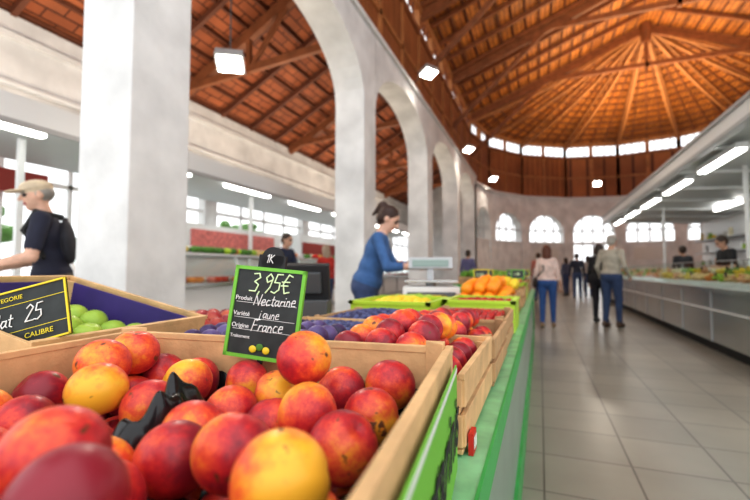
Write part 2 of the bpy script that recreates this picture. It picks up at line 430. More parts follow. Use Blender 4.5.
# ------------------------------------------------------------ left aisle stalls
b=MB()
b.bb((-5.3,2.9,0),(-4.5,17,.85),'white'); b.bb((-5.35,2.9,.85),(-4.42,17,.9),'steel')
b.add([(-4.45,2.9,.9),(-4.45,17,.9),(-4.65,17,1.3),(-4.65,2.9,1.3)],[(0,1,2,3)],'glass')
b.bb((-5.1,2.9,1.3),(-4.6,17,1.33),'white')
b.bb((-4.47,2.9,.28),(-4.44,17,.36),'grey')
y=2.9
while y<17: b.beam((-4.45,y,.9),(-4.65,y,1.3),.03,.03,'white'); b.bb((-4.49,y,.05),(-4.46,y+.03,.85),'grey'); y+=1.3
b.build('refrigerated_counter')
b=MB()
for i in range(260):
    y=random.uniform(3.0,16.8); b.ball((random.uniform(-5.0,-4.66),y,.935),(.07,.08,.045),random.choice(['pink','red','pink','banner',fm[2]]),8,5)
b.build('meat_and_fish_display')
b=MB()
b.bb((-4.6,1.2,2.45),(-4.52,17.5,2.72),'white'); b.poly([(-4.6,1.2,2.6),(-6.3,1.2,2.5),(-6.3,17.5,2.5),(-4.6,17.5,2.6)],'canopy')
b.bb((-4.51,1.2,2.42),(-4.47,17.5,2.47),'grey')
y=1.6
while y<17: b.bb((-5.0,y,2.5),(-4.9,y+1.2,2.56),'tube'); y+=2.0
for y in(2.8,6.8,10.8,14.8): b.bb((-5.42,y,0),(-5.36,y+.06,2.55),'white')
b.build('aisle_canopy')
b=MB()
for i in range(130):
    m=random.choice(fm+[M['white'],M['leaf'],M['pink'],M['red']]); y=random.uniform(3.2,16.8)
    b.ball((random.uniform(-5.0,-4.72),y,1.385),(.08,.1,.055),m,8,6)
for i in range(90):
    y=random.uniform(3.0,6.0); b.ball((random.uniform(-5.0,-4.65),y,1.385),(.07,.09,.05),random.choice(['leaf','lime']) if i%3==0 else 'leaf',8,6)
b.build('leafy_vegetables')
b=MB(); b.bb((-6.2,5.2,0),(-5.6,8.2,1.9),'white')
for z in(.5,.9,1.3): b.bb((-5.6,5.3,z),(-5.58,8.1,z+.05),'grey')
b.bb((-5.6,5.5,1.5),(-5.58,7.9,1.8),'pink')
b.bb((-6.2,9.2,0),(-5.7,12.4,2.0),'white'); b.bb((-5.7,9.3,1.5),(-5.68,12.3,1.8),'redd')
b.build('cold_cabinet')
b=MB(); b.bb((-6.45,2.0,2.1),(-6.4,3.7,2.4),'redd'); b.build('shop_banner')
b=MB(); b.bb((-4.3,1.25,.95),(-2.98,1.72,1.0),'white'); b.bb((-4.25,1.3,0),(-3.03,1.68,.95),'canopy')
b.build('serving_table',bevel=.01)

# ------------------------------------------------------------ main stall
TZ=.78
b=MB()
b.bb((-.95,.05,TZ-.04),(-.135,7.0,TZ),'woodd'); b.bb((-2.1,-.2,TZ-.04),(-.95,1.9,TZ),'woodd')
b.bb((-.135,-.3,TZ-.05),(-.085,7.0,TZ),'railg')
b.bb((-.141,-.3,TZ-.03),(-.1349,7.0,TZ+.003),'green'); b.bb((-.0851,-.3,TZ-.055),(-.080,7.0,TZ+.002),'green')
b.bb((-.125,-.3,.16),(-.115,7.0,TZ-.05),'side'); b.bb((-.125,-.3,0),(-.10,7.0,.16),'green')
b.bb((-.95,6.97,0),(-.1,7.0,TZ-.05),'green')
for x in(-.9,): 
    for y in(2.0,4.4,6.8): b.bb((x-.03,y,0),(x+.03,y+.06,TZ-.04),'woodd')
for x,y in((-2.0,0),(-2.0,1.8),(-1.0,1.8)): b.bb((x-.03,y-.03,0),(x+.03,y+.03,TZ-.04),'woodd')
b.build('market_stall')

def crate(name,c,w,l,h,rotz=0,tilt=(0,0),k='wood',liner=None,z=TZ+.004,slats=2,posts=True):
    b=MB(); t=.009
    b.bb((-w/2,-l/2,0),(w/2,l/2,.008),k)
    sh=(h*.84)/slats
    for s in range(slats):
        z0=.012+s*(h-.012-sh)/(max(1,slats-1)) if slats>1 else .01
        for sg in(-1,1):
            b.bb((sg*w/2-t/2,-l/2,z0),(sg*w/2+t/2,l/2,z0+sh*.92),k)
            b.bb((-w/2,sg*l/2-t/2,z0),(w/2,sg*l/2+t/2,z0+sh*.92),k)
    b.bb((-w/2-.005,-l/2-.006,h-.01),(-w/2+.006,l/2+.006,h),k); b.bb((w/2-.006,-l/2-.006,h-.01),(w/2+.005,l/2+.006,h),k)
    b.bb((-w/2,l/2-.006,h-.012),(w/2,l/2+.005,h-.001),k)
    ph=h+.008 if posts else h-.012
    for a in(-1,1):
        for e in(-1,1):
            x=a*(w/2-.006);y=e*(l/2-.006)
            b.add([(x,y,0),(x-a*.03,y,0),(x,y-e*.03,0),(x,y,ph),(x-a*.03,y,ph),(x,y-e*.03,ph)],
                  [(0,1,2),(3,5,4),(0,3,4,1),(1,4,5,2),(2,5,3,0)],k)
    if liner:
        i=t
        for sg in(-1,1):
            b.bb((sg*(w/2-i)-.002,-l/2+i,.01),(sg*(w/2-i)+.002,l/2-i,h*.90),liner)
            b.bb((-w/2+i,sg*(l/2-i)-.002,.01),(w/2-i,sg*(l/2-i)+.002,h*.90),liner)
        b.bb((-w/2+i,-l/2+i,.01),(w/2-i,l/2-i,.014),liner)
    o=b.build(name,(c[0],c[1],z),(tilt[0],tilt[1],rotz),bevel=.0012); return o

# fruit template
def fruit_tpl(n,m,kind='peach'):
    vs=[];fs=[]
    for j in range(m+1):
        ph=math.pi*j/m
        for i in range(n):
            t=2*math.pi*i/n; r=1.0
            if kind=='peach':
                r-= .16*math.exp(-(ph/.28)**2)+.03*math.exp(-((math.pi-ph)/.25)**2)
                dt=min(t,2*math.pi-t); r-=.045*math.exp(-(dt/.16)**2)*math.sin(ph)**.5
            vs.append((r*math.sin(ph)*math.cos(t),r*math.sin(ph)*math.sin(t),r*math.cos(ph)*(.95 if kind=='peach' else 1)))
    for j in range(m):
        for i in range(n): fs.append((j*n+i,(j+1)*n+i,(j+1)*n+(i+1)%n,j*n+(i+1)%n))
    return np.array(vs),np.array(fs)
def rand_rot():
    q=rng.randn(4); q/=np.linalg.norm(q); w_,x,y,z=q
    return np.array([[1-2*(y*y+z*z),2*(x*y-z*w_),2*(x*z+y*w_)],[2*(x*y+z*w_),1-2*(x*x+z*z),2*(y*z-x*w_)],[2*(x*z-y*w_),2*(y*z+x*w_),1-2*(x*x+y*y)]])
def fruit_mesh(name,pos,rad,m,base=None,seg=(12,8),kind='ball',flat=1.0):
    T,F=fruit_tpl(seg[0],seg[1],kind); n=len(pos); V=[];FF=[];bl=[];rn=[]
    for i in range(n):
        Rm=rand_rot(); q=T@Rm.T
        dv=rng.randn(3); dv/=np.linalg.norm(dv)
        bs=base[i] if base is not None else rng.uniform(.2,.9)
        bl.append(bs+.42*(q@dv)); rn.append(np.full(len(T),rng.rand()))
        V.append(q*rad[i]*np.array([1,1,flat])+pos[i]); FF.append(F+i*len(T))
    V=np.concatenate(V);FF=np.concatenate(FF)
    me=bpy.data.meshes.new(name); me.from_pydata(V.tolist(),[],FF.tolist())
    me.polygons.foreach_set('use_smooth',[True]*len(me.polygons))
    for nm,arr in(('blush',np.concatenate(bl)),('rnd',np.concatenate(rn))):
        a=me.attributes.new(nm,'FLOAT','POINT'); a.data.foreach_set('value',arr.astype(np.float32))
    me.materials.append(m); o=bpy.data.objects.new(name,me); COL.objects.link(o); return o
def fruitmat(name,ramp,rough=.42,noise=.35,spots=True,coat=0.0,fuzz=0.0):
    m=bpy.data.materials.new(name); m.use_nodes=True; nt=m.node_tree; b=nt.nodes['Principled BSDF']
    a=nt.nodes.new('ShaderNodeAttribute'); a.attribute_name='blush'; rr=nt.nodes.new('ShaderNodeAttribute'); rr.attribute_name='rnd'
    tc=nt.nodes.new('ShaderNodeTexCoord'); n=nt.nodes.new('ShaderNodeTexNoise'); n.noise_dimensions='4D'
    n.inputs['Scale'].default_value=34; n.inputs['Detail'].default_value=8; n.inputs['Roughness'].default_value=.74
    nt.links.new(tc.outputs['Object'],n.inputs['Vector']); mu=nt.nodes.new('ShaderNodeMath'); mu.operation='MULTIPLY'; mu.inputs[1].default_value=20
    nt.links.new(rr.outputs['Fac'],mu.inputs[0]); nt.links.new(mu.outputs[0],n.inputs['W'])
    mr=nt.nodes.new('ShaderNodeMapRange'); mr.inputs['From Min'].default_value=.25; mr.inputs['From Max'].default_value=.75; mr.inputs['To Min'].default_value=-noise; mr.inputs['To Max'].default_value=noise
    nt.links.new(n.outputs['Fac'],mr.inputs['Value']); ad=nt.nodes.new('ShaderNodeMath'); ad.operation='ADD'
    nt.links.new(a.outputs['Fac'],ad.inputs[0]); nt.links.new(mr.outputs[0],ad.inputs[1])
    cr=nt.nodes.new('ShaderNodeValToRGB'); el=cr.color_ramp.elements
    el[0].position=ramp[0][0]; el[0].color=(*ramp[0][1],1); el[1].position=ramp[-1][0]; el[1].color=(*ramp[-1][1],1)
    for p,c in ramp[1:-1]: e=el.new(p); e.color=(*c,1)
    nt.links.new(ad.outputs[0],cr.inputs[0]); out=cr.outputs[0]
    if spots:
        n2=nt.nodes.new('ShaderNodeTexNoise'); n2.inputs['Scale'].default_value=55; n2.inputs['Detail'].default_value=2
        nt.links.new(tc.outputs['Object'],n2.inputs['Vector'])
        m2=nt.nodes.new('ShaderNodeMapRange'); m2.inputs['From Min'].default_value=.67; m2.inputs['From Max'].default_value=.72
        nt.links.new(n2.outputs['Fac'],m2.inputs['Value']); mx=nt.nodes.new('ShaderNodeMix'); mx.data_type='RGBA'
        nt.links.new(m2.outputs[0],mx.inputs['Factor']); nt.links.new(out,mx.inputs['A']); mx.inputs['B'].default_value=(.16,.05,.02,1); out=mx.outputs['Result']
    nt.links.new(out,b.inputs['Base Color']); b.inputs['Roughness'].default_value=rough; b.inputs['Coat Weight'].default_value=coat
    b.inputs['Coat Roughness'].default_value=.25
    if fuzz>0: b.inputs['Sheen Weight'].default_value=fuzz; b.inputs['Sheen Roughness'].default_value=.4; b.inputs['Sheen Tint'].default_value=(1,.55,.45,1)
    bp=nt.nodes.new('ShaderNodeBump'); bp.inputs['Strength'].default_value=.08; bp.inputs['Distance'].default_value=.002
    nt.links.new(n.outputs['Fac'],bp.inputs['Height']); nt.links.new(bp.outputs['Normal'],b.inputs['Normal'])
    return m
PEACH=fruitmat('nectarine_skin',[(0,(.96,.52,.04)),(.24,(.94,.33,.035)),(.46,(.84,.11,.04)),(.70,(.60,.028,.035)),(1,(.27,.012,.03))],rough=.42,coat=.12,fuzz=.05,noise=.42)
PLUM=fruitmat('dark_plum_skin',[(0,(.15,.11,.28)),(.5,(.07,.04,.14)),(1,(.025,.015,.05))],rough=.5,spots=False)
REDF=fruitmat('red_plum_skin',[(0,(.55,.12,.06)),(.5,(.38,.03,.04)),(1,(.16,.01,.03))],spots=False)
BLUEB=fruitmat('blueberry_skin',[(0,(.10,.12,.27)),(1,(.03,.03,.10))],rough=.6,spots=False)
ORNG=fruitmat('orange_peel',[(0,(.95,.38,.01)),(1,(.90,.24,.01))],noise=.2,spots=False)
APPLE=fruitmat('green_apple_skin',[(0,(.50,.65,.10)),(1,(.30,.48,.05))],spots=False)
LEMON=fruitmat('lemon_peel',[(0,(.90,.72,.05)),(1,(.80,.55,.02))],spots=False)
LEAF=fruitmat('lettuce_leaf',[(0,(.25,.50,.05)),(1,(.08,.24,.02))],rough=.6,spots=False)
STRAW=fruitmat('cherry_skin',[(0,(.6,.03,.02)),(1,(.3,.01,.02))],rough=.25,spots=False)

# hero crate
RZ=R(5.6); cx,cy=-.404,.352; CWd,CLn,CH=.60,.52,.18
hero=crate('wooden_crate',(cx,cy),CWd,CLn,CH,RZ)
ex=np.array([math.cos(RZ),math.sin(RZ)]);ey=np.array([-math.sin(RZ),math.cos(RZ)])
def toloc(P): d=P[:,:2]-np.array([cx,cy]); return np.stack([d@ex,d@ey,P[:,2]],1)
def toworld(Q): w2=np.array([cx,cy])+Q[:,0:1]*ex+Q[:,1:2]*ey; return np.concatenate([w2,Q[:,2:3]],1)
top=[(62,442,118,.85),(75,500,140,.9),(186,492,78,.85),(103,389,62,.25),(163,453,72,.52),(152,422,60,.55),(181,388,52,.28),
 (219,372,42,.65),(141,349,46,.6),(112,361,54,.68),(60,379,46,.9),(5,394,44,.95),(33,407,46,.9),(186,352,40,.85),
 (305,357,56,.55),(250,381,46,.52),(273,396,54,.42),(303,417,64,.42),(342,390,50,.9),(376,415,60,.36),(395,381,49,.55),
 (339,453,72,.85),(241,452,86,.68),(281,482,108,.36),(30,440,60,.75),(125,405,50,.85)]
P=[];rad=[];base=[]
for u,v,dm,bs in top:
    off=math.hypot((u-375)/417,(v-270)/417); st=(1+off*off)**.5
    D=417*.073/(dm/ (1+(st-1)*.6)); P.append(unproj(u,v,D)); rad.append(.0365*rng.uniform(.97,1.04)); base.append(bs)
RCL=.082
nt_=len(P); tgt=toloc(np.array(P)); hi_ok=np.zeros(nt_,bool); hi_ok[14]=True
tgt[:,0]=np.clip(tgt[:,0],-CWd/2+.045,CWd/2-RCL); tgt[:,1]=np.clip(tgt[:,1],-CLn/2+.04,CLn/2-.045)
zcap=np.where(hi_ok,.972,.945); tgt[:,2]=np.clip(tgt[:,2],.895,zcap)
RDX,RDY=-.015,.045   # ridge between the two black trays (crate-local)
fill=[]
for zz in(.83,.885):
    for x in np.arange(-CWd/2+.05,CWd/2-RCL+.005,.074):
        for y in np.arange(-CLn/2+.05,CLn/2-.04,.074):
            if abs(x-RDX)<.055 and abs(y-RDY)<.10: continue
            fill.append((x+rng.uniform(-.006,.006),y+rng.uniform(-.006,.006),zz))
Q=np.concatenate([tgt,np.array(fill)]); rad=np.array(rad+[.0355]*len(fill)); base=np.array(base+list(rng.uniform(.5,.98,len(fill))))
fixed=np.array([1]*nt_+[0]*len(fill),bool)
for it in range(260):
    D=Q[:,None]-Q[None]; dist=np.linalg.norm(D,axis=2)+np.eye(len(Q)); ov=(rad[:,None]+rad[None])*.98-dist
    ov[ov<0]=0; np.fill_diagonal(ov,0)
    wgt=np.where(fixed[:,None],.15 ,.5)*np.ones_like(ov); wgt=np.where(fixed[:,None]&fixed[None],.5,wgt)
    Q=Q+np.einsum('ij,ijk->ik',ov*wgt*.6,D/dist[...,None])
    Q[fixed]+=(tgt-Q[:nt_])*.03
    Q[~fixed,2]-=.0006
    dx=Q[:,0]-RDX; dy=Q[:,1]-RDY; ins=(np.abs(dx)<.050)&(np.abs(dy)<.075)
    Q[ins,0]+=np.where(dx[ins]<0,-1,1)*.0025
    Q[:,0]=np.clip(Q[:,0],-CWd/2+.048,CWd/2-RCL); Q[:,1]=np.clip(Q[:,1],-CLn/2+.044,CLn/2-.046)
    Q[:,2]=np.maximum(Q[:,2],TZ+.012+.037); Q[~fixed,2]=np.minimum(Q[~fixed,2],.905); Q[:nt_,2]=np.minimum(Q[:nt_,2],zcap)
fruit_mesh('nectarines',toworld(Q),rad,PEACH,base,(36,24),'peach')

# black liner (crumpled plastic tray)
b=MB(); nx,ny=170,150; vs=[]
def crumple(x,y):
    s=0
    for k,(fx,fy,ph) in enumerate(((61,37,.3),(-43,71,1.7),(147,-99,2.9),(81,163,.8))): s+=(.5+.5*math.sin(x*fx+y*fy+ph+1.3*math.sin(y*29+x*17)))/(1+k*.5)
    return s/2.4
for j in range(ny+1):
    for i in range(nx+1):
        x=(-.5+i/nx)*(CWd-.022);y=(-.5+j/ny)*(CLn-.022)
        er=CWd/2-.011-x; e=min(CWd/2-.011-abs(x),CLn/2-.011-abs(y)); c_=crumple(x,y)
        z=.838+.022*c_
        z+= .050*max(0,1-e/.02)
        tr=min(1,max(0,1-(er-.008)/.026)); z=max(z,.838+(.078+.030*c_)*tr*tr*(3-2*tr))
        yy_=(y-RDY)/.085; rd=math.exp(-((x-RDX-.008*math.sin(y*60))/.026)**4)*math.exp(-yy_**4); z+=rd*(.058+.034*c_)
        vs.append((x,y,z-TZ))
b.add(vs,[(j*(nx+1)+i,j*(nx+1)+i+1,(j+1)*(nx+1)+i+1,(j+1)*(nx+1)+i) for j in range(ny) for i in range(nx)],'black',True)
b.build('plastic_tray_liner',(cx,cy,TZ),(0,0,RZ))

def text(s,size,m,parent,loc,rot=(R(90),0,0),off=0.0,shear=0.0,align='LEFT'):
    c=bpy.data.curves.new('lettering','FONT'); c.body=s; c.size=size; c.extrude=.0003; c.offset=off; c.shear=shear; c.align_x=align
    c.materials.append(M[m] if isinstance(m,str) else m)
    o=bpy.data.objects.new('lettering',c); COL.objects.link(o); o.parent=parent; o.location=loc; o.rotation_euler=rot; return o
e=empty('crate_label',(cx+ (CWd/2+.012)*ex[0],cy+(CWd/2+.012)*ex[1],TZ+.09),(0,0,RZ+R(90)))
b=MB(); b.box((0,0,0),(.46,.002,.145),'sgreen'); b.box((0,-.0012,.066),(.46,.001,.006),'white'); b.build('label_sheet',parent=e)
text('Nectarinis',.10,'blackm',e,(.225,-.003,-.03),(R(90),0,0),off=.001,shear=.3,align='RIGHT')

# single-stroke handwriting glyphs
G={'N':[[(0,0),(.05,1),(.5,0),(.6,1.05)]],'e':[[(0,.3),(.35,.38),(.3,.6),(.1,.58),(0,.3),(.1,.02),(.4,.08)]],'c':[[(.35,.52),(.12,.55),(0,.28),(.12,.0),(.38,.08)]],
'a':[[(.35,.5),(.1,.52),(0,.25),(.12,0),(.33,.2),(.37,.52),(.35,.1),(.45,.02)]],'r':[[(.05,0),(.08,.52)],[(.07,.3),(.2,.52),(.35,.5)]],'t':[[(.15,.95),(.12,.1),(.3,.02)],[(0,.6),(.32,.63)]],
'i':[[(.05,.5),(.06,.05),(.15,.02)],[(.07,.72),(.09,.76)]],'n':[[(.02,0),(.05,.52)],[(.04,.35),(.2,.54),(.32,.4),(.34,0)]],'F':[[(0,0),(.06,1),(.55,1.05)],[(.04,.52),(.4,.56)]],
'j':[[(.15,.5),(.12,-.25),(-.05,-.35),(-.12,-.2)],[(.16,.7),(.18,.74)]],'u':[[(.02,.52),(.04,.12),(.18,.0),(.32,.15),(.35,.52),(.37,.03)]],'s':[[(.3,.5),(.08,.48),(.08,.3),(.28,.22),(.25,.02),(0,.04)]],
'3':[[(0,.95),(.3,1.0),(.42,.78),(.15,.55),(.42,.4),(.35,.05),(0,.05)]],'9':[[(.4,.7),(.15,.55),(.02,.78),(.2,1.0),(.4,.8),(.36,.3),(.2,0)]],'5':[[(.42,1.0),(.1,.98),(.05,.55),(.35,.55),(.4,.2),(.2,0),(0,.06)]],
',':[[(.08,.08),(.02,-.12)]],'€':[[(.5,.9),(.25,1.0),(.06,.5),(.25,.02),(.5,.1)],[(-.05,.6),(.38,.62)],[(-.05,.4),(.34,.42)]],'1':[[(0,.75),(.2,1),(.2,0)]],'K':[[(0,0),(.03,1)],[(.45,1),(.03,.5),(.5,0)]],'2':[[(0,.8),(.2,1),(.4,.8),(.0,.02),(.45,.02)]]}
ADV={'i':.25,',':.25,'t':.4,'r':.42,'N':.75,'F':.6,'€':.6,'1':.42}
def hand(parent,s,x,z,size,wd,m,slope_=0.0,slant=.18,y=-.0034):
    b=MB(); cxx=x
    for ch in s:
        if ch in G:
            jz=rng.uniform(-.05,.05)
            for st in G[ch]:
                for (x0,z0),(x1,z1) in zip(st[:-1],st[1:]):
                    a0=(cxx+(x0+z0*slant)*size,y,z+(z0+jz)*size+(cxx-x)*slope_); a1=(cxx+(x1+z1*slant)*size,y,z+(z1+jz)*size+(cxx-x)*slope_)
                    b.cyl(a0,a1,wd/2,wd/2,m,6); b.ball(a1,wd/2,m,6,4)
        cxx+=size*ADV.get(ch,.5)
    return b.build('handwriting',parent=parent)
def sign(name,loc,rot,w,h,lines,frame='sgreen',board='slate',stake=0.1,fr=.055):
    e=empty(name,loc,rot); b=MB()
    b.box((0,0,0),(w,.004,h),board)
    f=w*fr
    for a,c_ in(((0,-.001,h/2-f/2),(w,.007,f)),((0,-.001,-h/2+f/2),(w,.007,f)),((-w/2+f/2,-.001,0),(f,.007,h)),((w/2-f/2,-.001,0),(f,.007,h))): b.box(a,c_,frame)
    if stake>0: b.beam((0,.004,-h/2+.01),(0,.004,-h/2-stake),.008,.005,'black')
    b.build('board',parent=e)
    for s,sz,m,x,z,sh in lines: text(s,sz,m,e,(x*w,-.0035,z*h),off=sz*.004,shear=sh)
    return e
ps=unproj(266,313,.70)
sg=sign('price_sign',tuple(ps),(R(-6),R(5),R(8)),.130,.152,[('Produit',.0105,'chalkw',-.44,.12,0),
 ('Variété',.0105,'chalkw',-.44,-.05,0),('Origine',.0105,'chalkw',-.44,-.18,0),('Traitement',.008,'chalkw',-.44,-.29,0)],stake=.06,fr=.045)
hand(sg,'3,95€',-.034,.034,.032,.0026,'chalk')
hand(sg,'Nectarine',-.022,.012,.0175,.0018,'chalkw',.04); hand(sg,'jaune',-.010,-.009,.015,.0015,'chalkw',.03); hand(sg,'France',-.020,-.032,.019,.0019,'chalkw',.06)
b=MB()
for zz in(.10,-.07,-.20): b.box((.0,-.0024,zz*.15),(.110,.0008,.0007),'chalkw')
b.box((0,.001,.085),(.05,.006,.025),'blackm'); b.cyl((0,.004,.091),(0,-.002,.091),.021,.021,'blackm',20); b.build('tab',parent=sg)
hand(sg,'1K',-.010,.085,.014,.0016,'chalkw',y=-.0045)
for dx,dz,mm in((.0,-.056,'leaf'),(-.012,-.06,'yellowp'),(.012,-.06,'yellowp')):
    b=MB(); b.ball((dx,-.004,dz),(.007,.0012,.006),mm,10,6); b.build('fruit_print',parent=sg)

# apple crate tilted w/ purple liner
ac=crate('wooden_crate',(-1.09,.64),.50,.42,.15,R(4),(0,R(12)),'wood','purple',z=TZ+.085,posts=False)
b=MB(); b.bb((-1.33,.45,TZ+.001),(-1.12,.83,TZ+.075),'woodd'); b.build('crate_support')
aM=Matrix.Translation((-1.09,.64,TZ+.085))@Euler((0,R(12),R(4))).to_matrix().to_4x4()
pp=[]
for x in np.arange(-.19,.2,.073):
    for y in np.arange(-.15,.16,.073): 
        pp.append(tuple(aM@Vector((x+rng.uniform(-.004,.004),y,.055+rng.uniform(-.003,.01)))))
fruit_mesh('green_apples',np.array(pp),[.036]*len(pp),APPLE,seg=(20,14),kind='peach')
ms=unproj(28,316,.76)
sg2=sign('price_sign',tuple(ms),(R(-14),R(-16),R(28)),.150,.108,[('CATEGORIE',.011,'yell',-.40,.32,0),('CALIBRE',.013,'yell',-.02,-.38,0)],frame='yell',board='slate',stake=.10,fr=.022)
hand(sg2,'25',.0,-.012,.030,.0024,'chalkw'); hand(sg2,'Nat',-.060,-.013,.024,.0022,'chalkw')
b=MB(); b.box((0,-.0024,.026),(.14,.0008,.0011),'yell'); b.box((0,-.0024,-.024),(.14,.0008,.0011),'yell'); b.build('printed_rules',parent=sg2)

# other crates
def pile(name,c,w,l,z,r,m,heap=.03,layers=2,kind='ball',seg=(12,8),base=None,flat=1.0):
    pp=[]
    for k in range(layers):
        sh=k*r
        for x in np.arange(-w/2+r+sh*.5,w/2-r+.001-sh*.3,r*1.98):
            for y in np.arange(-l/2+r+sh*.5,l/2-r+.001-sh*.3,r*1.98):
                hz=heap*(1-(2*x/w)**2)*(1-(2*y/l)**2)
                pp.append((c[0]+x+rng.uniform(-.15,.15)*r,c[1]+y+rng.uniform(-.15,.15)*r,z+hz+k*r*1.35+rng.uniform(-.12,.12)*r))
    pp=np.array(pp); return fruit_mesh(name,pp,r*rng.uniform(.93,1.03,len(pp)),m,None if base is None else rng.uniform(base[0],base[1],len(pp)),seg,kind,flat)
crate('wooden_crate',(-.265,.885),.29,.40,.13,posts=False); pile('nectarines',(-.265,.885),.27,.38,.875,.033,PEACH,.04,2,'peach',(24,16),(.55,.95))
crate('wooden_crate',(-.60,.83),.36,.30,.14,posts=False); pile('dark_plums',(-.60,.83),.34,.28,.885,.026,PLUM,.015,2,'ball',(16,12))
crate('wooden_crate',(-.60,1.16),.36,.30,.13,posts=False); pile('blueberries',(-.60,1.16),.34,.28,.895,.012,BLUEB,.015,1,'ball',(8,6))
crate('wooden_crate',(-.265,1.31),.30,.40,.12,k='woodd'); pile('nectarines',(-.265,1.31),.28,.38,.855,.033,PEACH,.03,2,'peach',(16,12),(.65,.98))
crate('wooden_crate',(-1.03,1.12),.36,.40,.13,posts=False); pile('red_plums',(-1.03,1.12),.34,.38,.86,.028,REDF,.02,2,'ball',(14,10))
crate('wooden_crate',(-.60,1.56),.38,.40,.12,k='woodd'); pile('blueberries',(-.60,1.56),.36,.38,.885,.013,BLUEB,.03,1,'ball',(8,6))
crate('wooden_crate',(-.28,1.78),.32,.42,.12,k='woodd'); pile('cherries',(-.28,1.78),.30,.40,.885,.013,STRAW,.02,1,'ball',(8,6))
def plcrate(name,c,w,l,h,k):
    b=MB(); t=.012
    b.bb((-w/2,-l/2,0),(w/2,l/2,.01),k)
    for sg_ in(-1,1):
        b.bb((sg_*w/2-t/2,-l/2,0),(sg_*w/2+t/2,l/2,h),k); b.bb((-w/2,sg_*l/2-t/2,0),(w/2,sg_*l/2+t/2,h),k)
        b.bb((sg_*w/2-t,-l/2-t,h-.015),(sg_*w/2+t,l/2+t,h),k); b.bb((-w/2-t,sg_*l/2-t,h-.015),(w/2+t,sg_*l/2+t,h),k)
    return b.build(name,(c[0],c[1],TZ+.004))
plcrate('plastic_crate',(-.66,2.06),.38,.44,.15,'lime'); pile('lemons',(-.66,2.06),.34,.40,.89,.03,LEMON,.03,1)
plcrate('plastic_crate',(-.28,2.26),.32,.40,.15,'lime'); pile('cherries',(-.28,2.26),.28,.36,.905,.02,STRAW,.01,1)
plcrate('plastic_crate',(-.75,2.53),.34,.36,.13,'yellowp'); pile('green_apples',(-.75,2.53),.30,.32,.88,.034,APPLE,.02,1)
crate('wooden_crate',(-.32,2.98),.34,.80,.14,k='woodd'); pile('oranges',(-.32,2.98),.32,.78,.90,.038,ORNG,.06,2)
crate('wooden_crate',(-.33,3.85),.40,.70,.14,k='woodd'); pile('lemons',(-.33,3.85),.38,.68,.90,.033,LEMON,.05,2)
plcrate('plastic_crate',(-.35,4.65),.42,.60,.16,'lime'); pile('red_plums',(-.35,4.65),.38,.56,.92,.035,REDF,.04,1)
crate('wooden_crate',(-.35,5.4),.42,.60,.16,k='woodd'); pile('oranges',(-.35,5.4),.38,.56,.93,.04,ORNG,.05,1)
crate('wooden_crate',(-.35,6.2),.42,.70,.16,k='woodd'); pile('lettuces',(-.35,6.2),.40,.66,.95,.08,LEAF,.03,1,'ball',(12,8),None,.7)
crate('wooden_crate',(-1.42,1.12),.36,.42,.13,posts=False); pile('red_plums',(-1.42,1.12),.34,.40,.88,.033,REDF,.02,1)
for (x,y,fr,s) in((-.45,3.5,'yell','2.50'),(-.2,4.2,'sgreen','1.90'),(-.3,5.0,'sgreen','3.20'),(-.2,5.75,'yell','0.99'),(-.2,6.5,'sgreen','1.20'),(-.5,4.35,'yell','2.10')):
    sign('price_sign',(x,y,1.04),(R(-8),0,R(12)),.12,.09,[(s,.035,'chalk',-.35,-.12,.1)],frame=fr,stake=.13)
b=MB(); b.bb((-.113,.695,TZ+.001),(-.105,.73,TZ+.035),'red'); b.bb((-.1045,.70,TZ+.010),(-.1035,.725,TZ+.028),'banner'); b.build('label_holder')

# weighing scale + dark terminal
b=MB()
b.bb((-.2,-.17,0),(.2,.17,.12),'white'); b.bb((-.19,-.15,.15),(.19,.15,.165),'steel'); b.cyl((0,0,.12),(0,0,.155),.04,.04,'grey',14)
b.beam((.0,.16,.08),(.0,.16,.27),.05,.05,'grey'); b.box((0,.15,.29),(.34,.06,.09),'grey',Matrix.Rotation(R(-12),3,'X'))
b.box((0,.117,.293),(.28,.01,.055),'screen',Matrix.Rotation(R(-12),3,'X')); b.box((.0,-.18,.05),(.34,.02,.07),'dgrey',Matrix.Rotation(R(-25),3,'X'))
b.build('weighing_scale',(-.76,3.05,TZ+.06),(0,0,R(15)),bevel=.008)
b=MB(); b.bb((-.96,2.85,TZ+.001),(-.57,3.25,TZ+.058),'woodd'); b.build('scale_platform')
b=MB()
b.bb((-.11,-.08,0),(.11,.08,.16),'dgrey'); b.box((0,0,.24),(.22,.05,.18),'blackm',Matrix.Rotation(R(-15),3,'X')); b.box((0,-.03,.245),(.18,.01,.13),'dgrey',Matrix.Rotation(R(-15),3,'X')); b.box((0,.03,.24),(.15,.03,.1),'dgrey',Matrix.Rotation(R(-15),3,'X'))
b.build('cash_terminal',(-1.03,1.72,TZ+.001),(0,0,R(200)),bevel=.006)

# second stall further down
b=MB(); b.bb((-1.6,8.2,.74),(-.36,14.5,.8),'woodd'); b.bb((-.36,8.23,.0),(-.33,14.5,.78),'side'); b.bb((-1.6,8.2,0),(-.33,8.23,.8),'green'); b.bb((-.37,8.2,.78),(-.31,14.5,.82),'railg')
b.build('market_stall')
yy=8.55
for i in range(8):
    m,nm=random.choice([(LEAF,'lettuces'),(LEAF,'lettuces'),(ORNG,'oranges'),(LEMON,'lemons'),(STRAW,'tomatoes')])
    o=crate('wooden_crate',(-.65,yy),.5,.55,.15,k='woodd',z=.802); pile(nm,(-.65,yy),.48,.5,.95,.06,m,.05,1)
    o=crate('wooden_crate',(-1.25,yy),.5,.55,.15,k='woodd',z=.802); pile('lettuces',(-1.25,yy),.48,.5,.96,.08,LEAF,.06,1)
    yy+=.72

